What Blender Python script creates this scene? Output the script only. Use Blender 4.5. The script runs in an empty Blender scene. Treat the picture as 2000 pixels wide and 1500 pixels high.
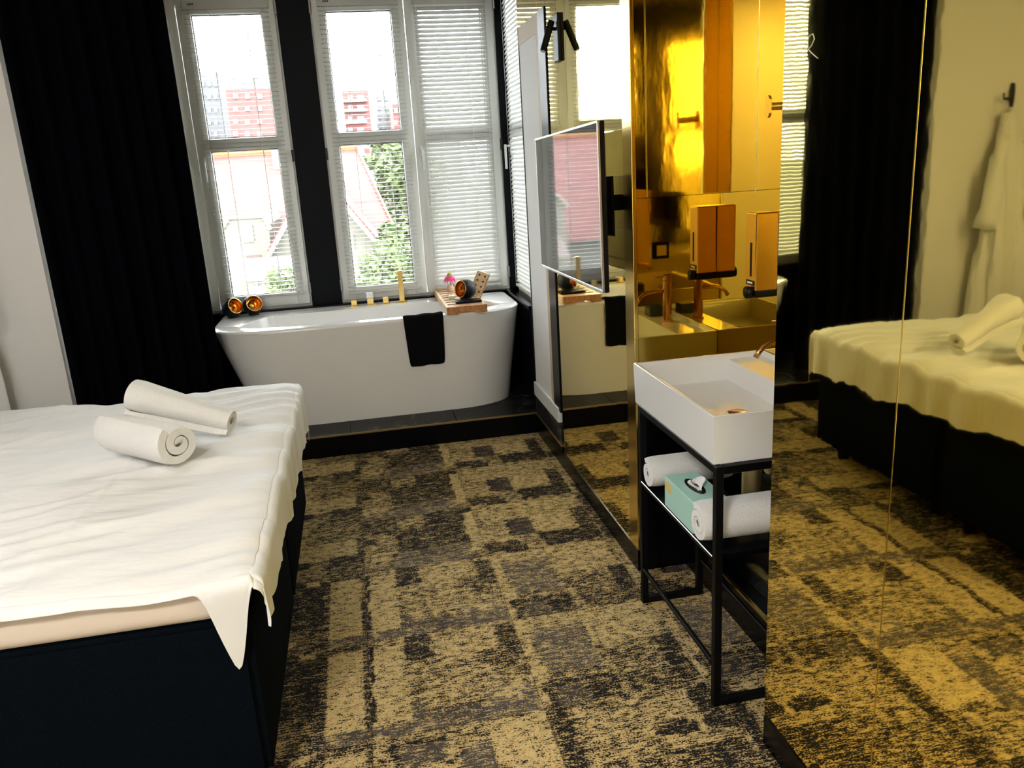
import bpy, bmesh, math, random
from mathutils import Vector, Matrix, noise, Euler
random.seed(7)
PI = math.pi
scene = bpy.context.scene
C = scene.collection

# ------------------------------------------------------------------ camera
YAW, PITCH, ROLL, FPX, CAMH = 0.179023, 0.268829, -0.059243, 1581.98, 1.55
fwd = Vector((math.sin(YAW)*math.cos(PITCH), math.cos(YAW)*math.cos(PITCH), -math.sin(PITCH)))
r0 = Vector((math.cos(YAW), -math.sin(YAW), 0)); u0 = r0.cross(fwd)
RGT = math.cos(ROLL)*r0 + math.sin(ROLL)*u0
UPV = -math.sin(ROLL)*r0 + math.cos(ROLL)*u0
CAM = Vector((0, 0, CAMH))
cd = bpy.data.cameras.new('camera'); cam = bpy.data.objects.new('camera', cd); C.objects.link(cam)
cd.sensor_width = 36; cd.lens = FPX/2000*36; cd.clip_start = 0.05; cd.clip_end = 1500
mw = Matrix((RGT, UPV, -fwd)).transposed().to_4x4(); mw.translation = CAM
cam.matrix_world = mw
scene.camera = cam
def ray(x, y): return (x-1000)/FPX*RGT - (y-750)/FPX*UPV + fwd
def aty(x, y, Y): d = ray(x, y); return CAM + d*(Y/d.y)
def atx(x, y, X): d = ray(x, y); return CAM + d*(X/d.x)
def atz(x, y, Z): d = ray(x, y); return CAM + d*((Z-CAMH)/d.z)

# ------------------------------------------------------------------ world, light, exposure
SKY = 9.0
w = bpy.data.worlds.new('overcast'); scene.world = w; w.use_nodes = True
bg = w.node_tree.nodes['Background']; bg.inputs[0].default_value = (0.94, 0.97, 1.0, 1); bg.inputs[1].default_value = SKY
scene.view_settings.view_transform = 'Standard'; scene.view_settings.look = 'None'
scene.view_settings.exposure = 1.35; scene.view_settings.gamma = 1.0; scene.view_settings.use_curve_mapping = False
scene.cycles.glossy_bounces = 6; scene.cycles.diffuse_bounces = 3; scene.cycles.max_bounces = 8; scene.cycles.transparent_max_bounces = 8
scene.cycles.caustics_reflective = True
FILL_LAMP = (10.0, 46.0)      # strength of the added fill lamps: over the bed, by the entrance
WIN = dict(Y=5.40, z0=0.728, z1=2.57)
def portal(loc, rot, sx, sy):
    l = bpy.data.lights.new('window_daylight', 'AREA'); l.shape = 'RECTANGLE'; l.size = sx; l.size_y = sy
    l.cycles.is_portal = True
    o = bpy.data.objects.new('window_daylight', l); C.objects.link(o); o.location = loc; o.rotation_euler = rot
portal((-0.88, 5.50, 1.65), (-PI/2, 0, 0), 1.14, 1.84)
portal((0.43, 5.50, 1.65), (-PI/2, 0, 0), 1.14, 1.84)
portal((1.18, 4.92, 1.65), (0, PI/2, 0), 1.84, 0.76)

# ------------------------------------------------------------------ materials
MATS = {}
def mat(name, col, rough=0.6, metal=0.0, spec=0.5, coat=0.0, emit=None, estr=0, sheen=0, alpha=1):
    m = bpy.data.materials.new(name); m.use_nodes = True
    b = m.node_tree.nodes['Principled BSDF']
    b.inputs['Base Color'].default_value = (*col, 1); b.inputs['Roughness'].default_value = rough
    b.inputs['Metallic'].default_value = metal; b.inputs['Specular IOR Level'].default_value = spec
    b.inputs['Coat Weight'].default_value = coat
    if sheen: b.inputs['Sheen Weight'].default_value = sheen
    if emit: b.inputs['Emission Color'].default_value = (*emit, 1); b.inputs['Emission Strength'].default_value = estr
    MATS[name] = m; return m
def nodes(m): return m.node_tree.nodes, m.node_tree.links, m.node_tree.nodes['Principled BSDF']
def add_noise(m, scale=(40, 40, 40), detail=3, c0=None, c1=None, bump=0.0, dist=0.002, lo=0.35, hi=0.65, coords='Object'):
    n, l, b = nodes(m)
    tc = n.new('ShaderNodeTexCoord'); mp = n.new('ShaderNodeMapping'); mp.inputs['Scale'].default_value = scale
    nz = n.new('ShaderNodeTexNoise'); nz.inputs['Scale'].default_value = 1; nz.inputs['Detail'].default_value = detail
    if coords == 'World':
        g = n.new('ShaderNodeNewGeometry'); l.new(g.outputs['Position'], mp.inputs[0])
    else: l.new(tc.outputs[coords], mp.inputs[0])
    l.new(mp.outputs[0], nz.inputs['Vector'])
    if c0:
        r = n.new('ShaderNodeValToRGB'); r.color_ramp.elements[0].position = lo; r.color_ramp.elements[1].position = hi
        r.color_ramp.elements[0].color = (*c0, 1); r.color_ramp.elements[1].color = (*c1, 1)
        l.new(nz.outputs[0], r.inputs[0]); l.new(r.outputs[0], b.inputs['Base Color'])
    if bump:
        bp = n.new('ShaderNodeBump'); bp.inputs['Strength'].default_value = bump; bp.inputs['Distance'].default_value = dist
        l.new(nz.outputs[0], bp.inputs['Height']); l.new(bp.outputs[0], b.inputs['Normal'])
    return m
add_noise(mat('wall_white', (.80, .785, .76), .75), (60, 60, 60), 4, bump=.08, dist=.001)
mat('ceiling_white', (.82, .81, .79), .8)
add_noise(mat('black_paint', (.0022, .003, .0055), .5, spec=.12), (25, 25, 25), 3, bump=.05, dist=.001)
mat('black_gloss', (.0018, .002, .003), .25, spec=.15)
mat('pvc_white', (.78, .80, .77), .32)
mat('slat_white', (.56, .56, .53), .5, spec=.2)
mat('cord_white', (.85, .85, .82), .7)
for nm in ('slat_white', 'cord_white'):
    n, l, b = nodes(MATS[nm]); tl = n.new('ShaderNodeBsdfTranslucent'); tl.inputs[0].default_value = (.86, .86, .82, 1)
    mx = n.new('ShaderNodeMixShader'); mx.inputs[0].default_value = .03; l.new(b.outputs[0], mx.inputs[1]); l.new(tl.outputs[0], mx.inputs[2])
    l.new(mx.outputs[0], n['Material Output'].inputs[0])
mat('gasket', (.03, .03, .035), .6)
mat('metal_grey', (.35, .35, .36), .35, 1)
mat('acrylic', (.84, .83, .80), .16, coat=.3)
mat('ceramic', (.85, .845, .82), .12, coat=.3)
GOLD = (.93, .755, .27)
mat('gold_mirror', GOLD, .025, 1)
mat('gold_brushed', (.68, .50, .12), .06, 1); mat('gold_niche', (.68, .51, .12), .025, 1)
mat('gold_trim', (.78, .56, .16), .16, 1)
mat('brass', (.80, .56, .20), .24, 1)
mat('brass_satin', (.85, .66, .30), .5, .8); mat('brass_edge', (.45, .33, .14), .35, 1)
mat('brass_dark', (.62, .33, .12), .2, 1)
mat('copper_in', (.85, .45, .13), .14, 1)
mat('frame_black', (.002, .002, .0025), .45, spec=.14)
mat('plastic_black', (.003, .003, .0035), .4, spec=.2)
mat('egg_black', (.004, .006, .010), .5, spec=.3)
mat('grey_metal_edge', (.62, .63, .63), .3, 1)
add_noise(mat('navy_fabric', (.010, .014, .021), .95, spec=.02), (400, 400, 400), 2, (.0016, .0026, .0042), (.0042, .0064, .0098), .3, .001)
add_noise(mat('curtain', (.0016, .002, .0036), .9, spec=.03), (300, 300, 60), 2, bump=.1, dist=.001)
add_noise(mat('sheet_white', (.86, .85, .83), .85, spec=.2), (9, 30, 9), 5, bump=.5, dist=.008)
add_noise(mat('mattress_cream', (.78, .66, .55), .9, spec=.1), (200, 200, 200), 2, bump=.1, dist=.001)
add_noise(mat('terry_white', (.86, .845, .81), 1.0, spec=.05, sheen=.2), (260, 260, 260), 3, bump=.9, dist=.004)
add_noise(mat('terry_black', (.006, .006, .007), 1.0, spec=.05), (260, 260, 260), 3, bump=.8, dist=.004)
mat('tv_screen', (.004, .005, .007), .035, spec=.95)
MATS['tv_screen'].node_tree.nodes['Principled BSDF'].inputs['IOR'].default_value = 2.0
add_noise(mat('wood_light', (.72, .50, .28), .5), (6, 60, 60), 4, (.62, .40, .20), (.80, .58, .34), .05, .001)
add_noise(mat('wood_red', (.48, .20, .07), .45), (50, 5, 50), 4, (.38, .15, .05), (.58, .27, .10), .05, .001)
mat('mint_card', (.42, .68, .58), .6); mat('tissue', (.88, .87, .84), .9); mat('print_gold', (.70, .58, .22), .5)
mat('pink_petal', (.80, .06, .25), .6); mat('flower_cone', (.42, .42, .06), .8); mat('stem_green', (.10, .25, .04), .6)
mat('box_green', (.020, .035, .022), .5); mat('box_print', (.45, .42, .25), .6)
mat('vase_glass', (.70, .50, .34), .15); mat('candle_wax', (.88, .82, .62), .5)
mat('mirror_clear', (.86, .86, .82), .02, 1)
mat('dispenser_gold', (.78, .46, .10), .22, 1)
mat('fill_glow_bed', (1, 1, 1), .5, emit=(1.0, .97, .93), estr=FILL_LAMP[0]); mat('fill_glow_entrance', (1, 1, 1), .5, emit=(1.0, .97, .93), estr=FILL_LAMP[1])  # glow of the two added, unseen fill lamps
mat('scratch', (.75, .80, .80), .6)
mat('band_beige', (.50, .38, .22), .6); mat('grout', (.10, .09, .075), .9)
# gold mirror: faint unevenness of the metal sheet (world position so panels differ)
for nm, sc_, st in (('gold_mirror', (9, 9, 5), .005), ('gold_brushed', (12, 12, 5), .012)):
    n, l, b = nodes(MATS[nm])
    g = n.new('ShaderNodeNewGeometry'); mp = n.new('ShaderNodeMapping'); mp.inputs['Scale'].default_value = sc_
    nz = n.new('ShaderNodeTexNoise'); nz.inputs['Scale'].default_value = 1; nz.inputs['Detail'].default_value = 3
    l.new(g.outputs['Position'], mp.inputs[0]); l.new(mp.outputs[0], nz.inputs['Vector'])
    bp = n.new('ShaderNodeBump'); bp.inputs['Strength'].default_value = st; bp.inputs['Distance'].default_value = .05
    l.new(nz.outputs[0], bp.inputs['Height']); l.new(bp.outputs[0], b.inputs['Normal'])
# dark veined tile
m = mat('marble_tile', (.02, .022, .027), .4, spec=.15); n, l, b = nodes(m)
g = n.new('ShaderNodeNewGeometry'); nz = n.new('ShaderNodeTexNoise'); nz.inputs['Scale'].default_value = 3.2; nz.inputs['Detail'].default_value = 6
nz.inputs['Distortion'].default_value = 1.2
l.new(g.outputs['Position'], nz.inputs['Vector'])
r = n.new('ShaderNodeValToRGB'); e = r.color_ramp.elements
e[0].position = .0; e[0].color = (.006, .007, .010, 1); e[1].position = 1; e[1].color = (.009, .010, .014, 1)
for p, c in ((.488, .008), (.5, .10), (.512, .008)):
    q = e.new(p); q.color = (c, c, c*1.02, 1)
l.new(nz.outputs[0], r.inputs[0]); l.new(r.outputs[0], b.inputs['Base Color'])
# glass
m = bpy.data.materials.new('glass'); m.use_nodes = True; MATS['glass'] = m
n, l = m.node_tree.nodes, m.node_tree.links; n.remove(n['Principled BSDF'])
tr = n.new('ShaderNodeBsdfTransparent'); tr.inputs[0].default_value = (.96, .975, .97, 1)
gl = n.new('ShaderNodeBsdfGlossy'); gl.inputs['Roughness'].default_value = .01
fr = n.new('ShaderNodeFresnel'); fr.inputs[0].default_value = 1.35
mx = n.new('ShaderNodeMixShader'); l.new(fr.outputs[0], mx.inputs[0]); l.new(tr.outputs[0], mx.inputs[1]); l.new(gl.outputs[0], mx.inputs[2])
l.new(mx.outputs[0], n['Material Output'].inputs[0])
# carpet: woven gold over charcoal, coverage from the tile's own pattern attribute
m = mat('carpet', (.1, .08, .04), .8, spec=.06); n, l, b = nodes(m)
at = n.new('ShaderNodeAttribute'); at.attribute_name = 'gold'
ag = n.new('ShaderNodeAttribute'); ag.attribute_name = 'grey'
g = n.new('ShaderNodeNewGeometry')
def nz_(scale, detail, rough=.6):
    mp = n.new('ShaderNodeMapping'); mp.inputs['Scale'].default_value = scale; l.new(g.outputs['Position'], mp.inputs[0])
    q = n.new('ShaderNodeTexNoise'); q.inputs['Scale'].default_value = 1; q.inputs['Detail'].default_value = detail; q.inputs['Roughness'].default_value = rough
    l.new(mp.outputs[0], q.inputs['Vector']); return q.outputs[0]
def mth(op, a, c, clamp=False):
    q = n.new('ShaderNodeMath'); q.operation = op; q.use_clamp = clamp
    for i, v in enumerate((a, c)):
        if isinstance(v, (int, float)): q.inputs[i].default_value = v
        else: l.new(v, q.inputs[i])
    return q.outputs[0]
streak = nz_((22, 165, 1), 4, .7); speck = nz_((170, 230, 1), 2); blot = nz_((30, 42, 1), 5, .7)
s = mth('ADD', mth('MULTIPLY', streak, .38), mth('ADD', mth('MULTIPLY', speck, .36), mth('MULTIPLY', blot, .26)))
# threshold: coverage .5 <-> noise median .5
s2 = mth('ADD', mth('MULTIPLY', mth('SUBTRACT', s, .5), 8.5), .5)
cov = mth('ADD', mth('MULTIPLY', mth('SUBTRACT', at.outputs['Fac'], s2), 4.2), -.02, True)
mxd = n.new('ShaderNodeMix'); mxd.data_type = 'RGBA'; mxd.inputs['A'].default_value = (.0045, .0045, .006, 1); mxd.inputs['B'].default_value = (.085, .074, .068, 1)
l.new(mth('MULTIPLY', ag.outputs['Fac'], mth('ADD', speck, .5), True), mxd.inputs['Factor'])
gcol = n.new('ShaderNodeMix'); gcol.data_type = 'RGBA'; gcol.inputs['A'].default_value = (.36, .245, .09, 1); gcol.inputs['B'].default_value = (.95, .73, .36, 1)
l.new(mth('MULTIPLY', mth('SUBTRACT', mth('MULTIPLY', mth('ADD', streak, speck), .5), .36), 3.6, True), gcol.inputs['Factor'])
mxg = n.new('ShaderNodeMix'); mxg.data_type = 'RGBA'
l.new(cov, mxg.inputs['Factor']); l.new(mxd.outputs['Result'], mxg.inputs['A']); l.new(gcol.outputs['Result'], mxg.inputs['B'])
l.new(mxg.outputs['Result'], b.inputs['Base Color'])
bp = n.new('ShaderNodeBump'); bp.inputs['Strength'].default_value = .5; bp.inputs['Distance'].default_value = .003
l.new(s, bp.inputs['Height']); l.new(bp.outputs[0], b.inputs['Normal'])
# outdoors
add_noise(mat('roof_tile', (.07, .02, .016), .8), (.9, .9, 7), 3, (.058, .014, .011), (.08, .023, .018), .2, .05)
mat('roof_orange', (.13, .06, .02), .8)
mat('wall_cream', (.088, .083, .066), .9); mat('trim_cream', (.13, .12, .09), .8); mat('far_red', (.115, .036, .032), .9); mat('far_grey', (.066, .068, .072), .9)
mat('far_white', (.095, .095, .095), .9); mat('far_glass', (.05, .052, .055), .4); mat('house_brown', (.06, .04, .035), .8)
add_noise(mat('leaf', (.20, .30, .07), .8), (3, 3, 3), 3, (.028, .045, .011), (.062, .080, .022), 0)
mat('bark', (.12, .09, .06), .9)
add_noise(mat('ground', (.22, .24, .16), .95), (.1, .1, .1), 4, (.06, .07, .045), (.10, .10, .08), 0)

# ------------------------------------------------------------------ mesh helpers
class MB:
    def __init__(s): s.bm = bmesh.new()
    def box(s, x0, x1, y0, y1, z0, z1, bev=0, seg=2):
        b = bmesh.new(); bmesh.ops.create_cube(b, size=1)
        for v in b.verts: v.co = Vector(((x0+x1)/2+v.co.x*(x1-x0), (y0+y1)/2+v.co.y*(y1-y0), (z0+z1)/2+v.co.z*(z1-z0)))
        if bev: bmesh.ops.bevel(b, geom=b.edges[:], offset=bev, segments=seg, affect='EDGES', profile=.5)
        return s._add(b)
    def _add(s, b, M=None):
        if M is not None: bmesh.ops.transform(b, matrix=M, verts=b.verts[:])
        me = bpy.data.meshes.new('t'); b.to_mesh(me); b.free(); s.bm.from_mesh(me); bpy.data.meshes.remove(me); return s
    def obox(s, M, sx, sy, sz, bev=0, seg=2):
        b = bmesh.new(); bmesh.ops.create_cube(b, size=1)
        for v in b.verts: v.co = Vector((v.co.x*sx, v.co.y*sy, v.co.z*sz))
        if bev: bmesh.ops.bevel(b, geom=b.edges[:], offset=bev, segments=seg, affect='EDGES', profile=.5)
        return s._add(b, M)
    def cyl(s, p0, p1, r, r2=None, seg=20, caps=True):
        p0, p1 = Vector(p0), Vector(p1); d = p1-p0
        b = bmesh.new(); bmesh.ops.create_cone(b, cap_ends=caps, segments=seg, radius1=r, radius2=r if r2 is None else r2, depth=d.length)
        M = Matrix.Translation((p0+p1)/2) @ d.to_track_quat('Z', 'Y').to_matrix().to_4x4()
        return s._add(b, M)
    def tube(s, pts, r, seg=10):
        pts = [Vector(p) for p in pts]; rings = []; b = bmesh.new()
        q = None
        for i, p in enumerate(pts):
            t = (pts[min(i+1, len(pts)-1)]-pts[max(i-1, 0)]).normalized()
            if q is None: q = t.to_track_quat('Z', 'Y')
            else: q = (q @ Vector((0, 0, 1))).rotation_difference(t) @ q
            rr = r(i/(len(pts)-1)) if callable(r) else r
            rings.append([b.verts.new(p + q @ Vector((rr*math.cos(a), rr*math.sin(a), 0))) for a in [k*2*PI/seg for k in range(seg)]])
        for i in range(len(rings)-1):
            for k in range(seg): b.faces.new((rings[i][k], rings[i][(k+1) % seg], rings[i+1][(k+1) % seg], rings[i+1][k]))
        b.faces.new(rings[0][::-1]); b.faces.new(rings[-1]); return s._add(b)
    def lathe(s, prof, M=None, seg=28, close=False):
        b = bmesh.new(); rings = []
        for r, z in prof:
            rings.append([b.verts.new((r*math.cos(k*2*PI/seg), r*math.sin(k*2*PI/seg), z)) for k in range(seg)])
        for i in range(len(rings)-1):
            for k in range(seg): b.faces.new((rings[i][k], rings[i][(k+1) % seg], rings[i+1][(k+1) % seg], rings[i+1][k]))
        if close: b.faces.new(rings[0][::-1]); b.faces.new(rings[-1])
        bmesh.ops.remove_doubles(b, verts=b.verts[:], dist=1e-6)
        return s._add(b, M)
    def prism(s, pts, vec):
        b = bmesh.new(); vec = Vector(vec)
        a = [b.verts.new(p) for p in pts]; c = [b.verts.new(Vector(p)+vec) for p in pts]; k = len(a)
        b.faces.new(a[::-1]); b.faces.new(c)
        for i in range(k): b.faces.new((a[i], a[(i+1) % k], c[(i+1) % k], c[i]))
        bmesh.ops.recalc_face_normals(b, faces=b.faces[:]); return s._add(b)
    def grid(s, P, wrap=False):
        b = bmesh.new(); V = [[b.verts.new(p) for p in row] for row in P]
        for i in range(len(V)-1):
            k = len(V[0])
            for j in range(k if wrap else k-1): b.faces.new((V[i][j], V[i][(j+1) % k], V[i+1][(j+1) % k], V[i+1][j]))
        return s._add(b)
    def mesh(s, name, material, smooth=False, shift=None):
        if shift is not None: bmesh.ops.translate(s.bm, vec=-Vector(shift), verts=s.bm.verts[:])
        me = bpy.data.meshes.new(name); s.bm.to_mesh(me); s.bm.free()
        me.materials.append(MATS[material])
        if smooth:
            for p in me.polygons: p.use_smooth = True
        return me
def worg(o):
    v = Vector((0, 0, 0))
    while o is not None: v = v + o.location; o = o.parent
    return v
def put(mb, name, material, parent=None, smooth=False, local=False, label=None):
    """link a mesh object; coordinates are world unless local"""
    me = mb.mesh(name, material, smooth, None if local or parent is None else worg(parent))
    o = bpy.data.objects.new(name, me); C.objects.link(o); o.parent = parent
    if smooth == 'auto':
        pass
    if label: o['label'] = label
    return o
def autosmooth(o, ang=35):
    me = o.data
    for p in me.polygons: p.use_smooth = True
    me.set_sharp_from_angle(angle=math.radians(ang)); return o
def thing(name, label, cat, loc=(0, 0, 0), rot=None, group=None):
    o = bpy.data.objects.new(name, None); C.objects.link(o); o.location = loc; o.empty_display_size = .1
    if rot is not None: o.rotation_euler = rot
    o['label'] = label; o['category'] = cat
    if group: o['group'] = group
    return o
def tag(o, label, cat, group=None):
    o['label'] = label; o['category'] = cat
    if group: o['group'] = group
    return o
def struct(o, label=None, cat=None):
    o['kind'] = 'structure'
    if label: o['label'] = label
    if cat: o['category'] = cat
    return o
def sempty(name, loc, label, cat):
    o = bpy.data.objects.new(name, None); C.objects.link(o); o.location = loc; return struct(o, label, cat)
def centred(mb_fn, name, material, loc, **k): pass

XM, XB = 0.94, 1.335           # mirror plane, back of the washbasin niche
YF, YN = 2.685, 1.70          # far and near side of the niche
YP = 4.42                     # opening of the window bay
HC = 2.80                     # ceiling height
XL, YB = -3.2, -1.3           # left wall, wall behind the camera
XBL, XBR = -1.53, 1.08        # bay side walls
PZ = 0.125                    # tiled platform height

# ------------------------------------------------------------------ room shell
struct(put(MB().box(XL-.1, 1.5, YB-.1, 5.62, HC, HC+.1), 'ceiling', 'ceiling_white'), 'plain white ceiling over the bedroom and bay', 'ceiling')
struct(put(MB().box(XL-.1, XL, YB-.1, YP+.2, 0, HC), 'wall_left', 'wall_white'), 'white wall at the head of the bed', 'wall')
struct(put(MB().box(XL, 1.5, YB-.1, YB, 0, HC), 'wall_back', 'wall_white'), 'white wall facing the windows across the room', 'wall')
struct(put(MB().box(XL, XBL, YP, YP+.2, 0, HC), 'wall_bay_side', 'wall_white'), 'white wall beside the black curtain where robes hang', 'wall')
# bay: black window wall with two openings, side walls
W1 = (-1.443, -0.311); W2 = (-0.119, 0.997); WZ0, WZ1 = .728, 2.575
mb = MB()
mb.box(XBL-.15, W1[0], 5.36, 5.62, 0, HC).box(W1[1], W2[0], 5.36, 5.62, 0, HC).box(W2[1], XBR+.15, 5.36, 5.62, 0, HC)
for a in (W1, W2): mb.box(a[0], a[1], 5.36, 5.62, 0, WZ0-.02).box(a[0], a[1], 5.36, 5.62, WZ1, HC)
struct(put(mb, 'wall_window', 'black_paint'), 'black painted wall holding the two tall windows', 'wall')
mb = MB().box(XBL-.15, XBL, YP+.2, 5.36, 0, HC)
struct(put(mb, 'wall_bay_left', 'black_paint'), 'black side wall of the bay behind the curtain', 'wall')
S0, S1 = 4.56, 5.28
mb = MB().box(XBR, XBR+.15, YP, S0, 0, HC).box(XBR, XBR+.15, S1, 5.36, 0, HC).box(XBR, XBR+.15, S0, S1, 0, .71).box(XBR, XBR+.15, S0, S1, WZ1, HC)
struct(put(mb, 'wall_bay_right', 'black_paint'), 'black side wall of the bay beyond the bathtub', 'wall')
# sill
mb = MB().box(XBL, XBR, 5.30, 5.36, .695, .722, .004)
struct(put(mb, 'trim_1', 'black_gloss'), 'black window sill behind the bathtub', 'sill')
mb = MB().box(.958, XBR, 4.60, 5.30, .695, .722, .004)
struct(put(mb, 'trim_2', 'black_gloss'), 'black side sill at the end of the bathtub', 'sill')
mb = MB().box(.985, XBR, 4.60, 5.30, PZ, .695)
struct(put(mb, 'trim_3', 'black_paint'), 'black panel under the side sill', 'panel')

# ---- right wall: body, pier, gold panels
wr = sempty('wall_right', (XM, 2.0, 0), 'wall of gold mirror panels with a washbasin niche', 'wall')
body = MB().box(XM+.012, 1.55, YF+.012, YP, 0, HC).box(XB+.012, 1.55, YN-.012, YF+.012, 0, HC).box(XM+.012, 1.55, YB, YN-.012, 0, HC)
put(body, 'wall_core', 'black_paint', wr)
def panel(y0, y1, z0, z1, x=XM, name='mirror_panel', material='gold_mirror'):
    return put(MB().box(x, x+.010, y0, y1, z0, z1), name, material, wr)
SK = .088
gap = .0012
panel(2.780, 3.818, SK, HC)
panel(3.82, YP, 2.205, HC)
pn = panel(1.262, YN+.004, SK, HC); panel(.40, 1.2590, SK, HC); panel(-.45, .3988, SK, HC); panel(YB, -.4512, SK, HC)
# polished edge strips of the niche
put(MB().box(XM-.003, XM+.012, YF, 2.778, SK, HC, .002), 'edge_strip', 'gold_trim', wr)
# niche lining
put(MB().box(XM+.012, XB, YF, YF+.010, .690, 1.400), 'mirror_panel', 'gold_niche', wr)
put(MB().box(XM+.012, XB, YF, YF+.010, 0.0, .688), 'side_board', 'black_gloss', wr)
put(MB().box(XM+.05, XB, YF-.006, YF+.010, 1.402, 2.42), 'mirror_panel', 'gold_brushed', wr)
put(MB().box(XM+.012, XM+.0488, YF, YF+.010, 1.402, HC), 'mirror_panel', 'gold_niche', wr)
put(MB().box(XM+.05, XB, YF, YF+.010, 2.422, HC), 'mirror_panel', 'gold_niche', wr)
put(MB().box(XB, XB+.010, YN, YF, 0, HC), 'mirror_panel', 'gold_niche', wr)
put(MB().box(XM+.012, XB, YN-.010, YN, 0, HC), 'mirror_panel', 'gold_brushed', wr)
put(MB().box(1.13, XB, YN, YF, 0, .128), 'plinth', 'black_gloss', wr)
put(MB().box(1.19, 1.20, YN, YF, .128, .738), 'back_board', 'black_gloss', wr)
put(MB().box(1.124, 1.136, YN, YF, .128, .136), 'plinth_trim', 'gold_trim', wr)
put(MB().box(XM-.0006, XM+.004, 1.2590, 1.2620, SK, HC), 'seam_strip', 'gold_trim', wr)
put(MB().box(XM-.0006, XM+.004, .3988, .40, SK, HC), 'seam_strip', 'gold_trim', wr)
# scratch on the near panel
sp = [atx(x, y, XM-.0008) for x, y in ((1570, 106), (1573, 88), (1580, 70), (1587, 66), (1590, 76), (1584, 90), (1578, 96), (1584, 103), (1590, 108), (1597, 114))]
put(MB().tube(sp, .00045, 5), 'scratch', 'scratch', pn, label='pale scratched scribble')
sp = [atx(x, y, XM-.0008) for x, y in ((1576, 72), (1577, 90), (1574, 100))]
put(MB().tube(sp, .00035, 5), 'scratch', 'scratch', pn)
# black skirting under the gold panels
for i, (a, bb) in enumerate(((YF, 3.82), (YB, YN))):
    struct(put(MB().box(XM-.004, XM+.012, a, bb, 0, SK, .001), 'baseboard_right' + ('' if i == 0 else '_near'), 'black_gloss'), 'black skirting under the gold mirror %s' % ('beside the window bay' if i == 0 else 'on the entrance side of the washbasin'), 'baseboard')
# white pier between mirror and bay
pier = sempty('wall_pier', (XM, 4.1, 0), 'narrow white wall pier between the gold mirror and the window bay', 'wall')
put(MB().box(XM, XM+.14, 3.955, YP, .31, 2.205), 'pier_face', 'wall_white', pier)
put(MB().box(XM-.002, XM+.01, 3.955, 4.02, .315, 2.205), 'beige_band', 'band_beige', pier)
put(MB().box(XM-.002, XM+.01, 4.02, YP-.012, 2.12, 2.205), 'beige_band', 'band_beige', pier)
put(MB().box(XM-.003, XM+.02, YP-.012, YP, .315, 2.205), 'corner_strip', 'frame_black', pier)
put(MB().box(XM-.006, XM+.012, 3.822, 3.955, .30, 2.205), 'black_edge_band', 'black_gloss', pier)
put(MB().box(XM-.012, XM+.012, 3.86, YP, .235, .315, .004), 'baseboard', 'pvc_white', pier)
put(MB().box(XM-.006, XM+.012, 3.822, YP, .128, .235), 'skirting_tile', 'marble_tile', pier)
put(MB().box(XM-.010, XM+.012, 3.822, YP, .118, .128), 'edge_trim', 'brass_edge', pier)
put(MB().box(XM-.004, XM+.012, 3.822, YP, 0, .118), 'plinth', 'black_gloss', pier)

# ---- floor with carpet tiles
fl = sempty('floor', (0, 2, 0), 'floor of black and gold patterned carpet tiles', 'floor')
put(MB().box(XL, XBR, YB, 5.36, -.12, -.012), 'floor_slab', 'grout', fl)
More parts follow.
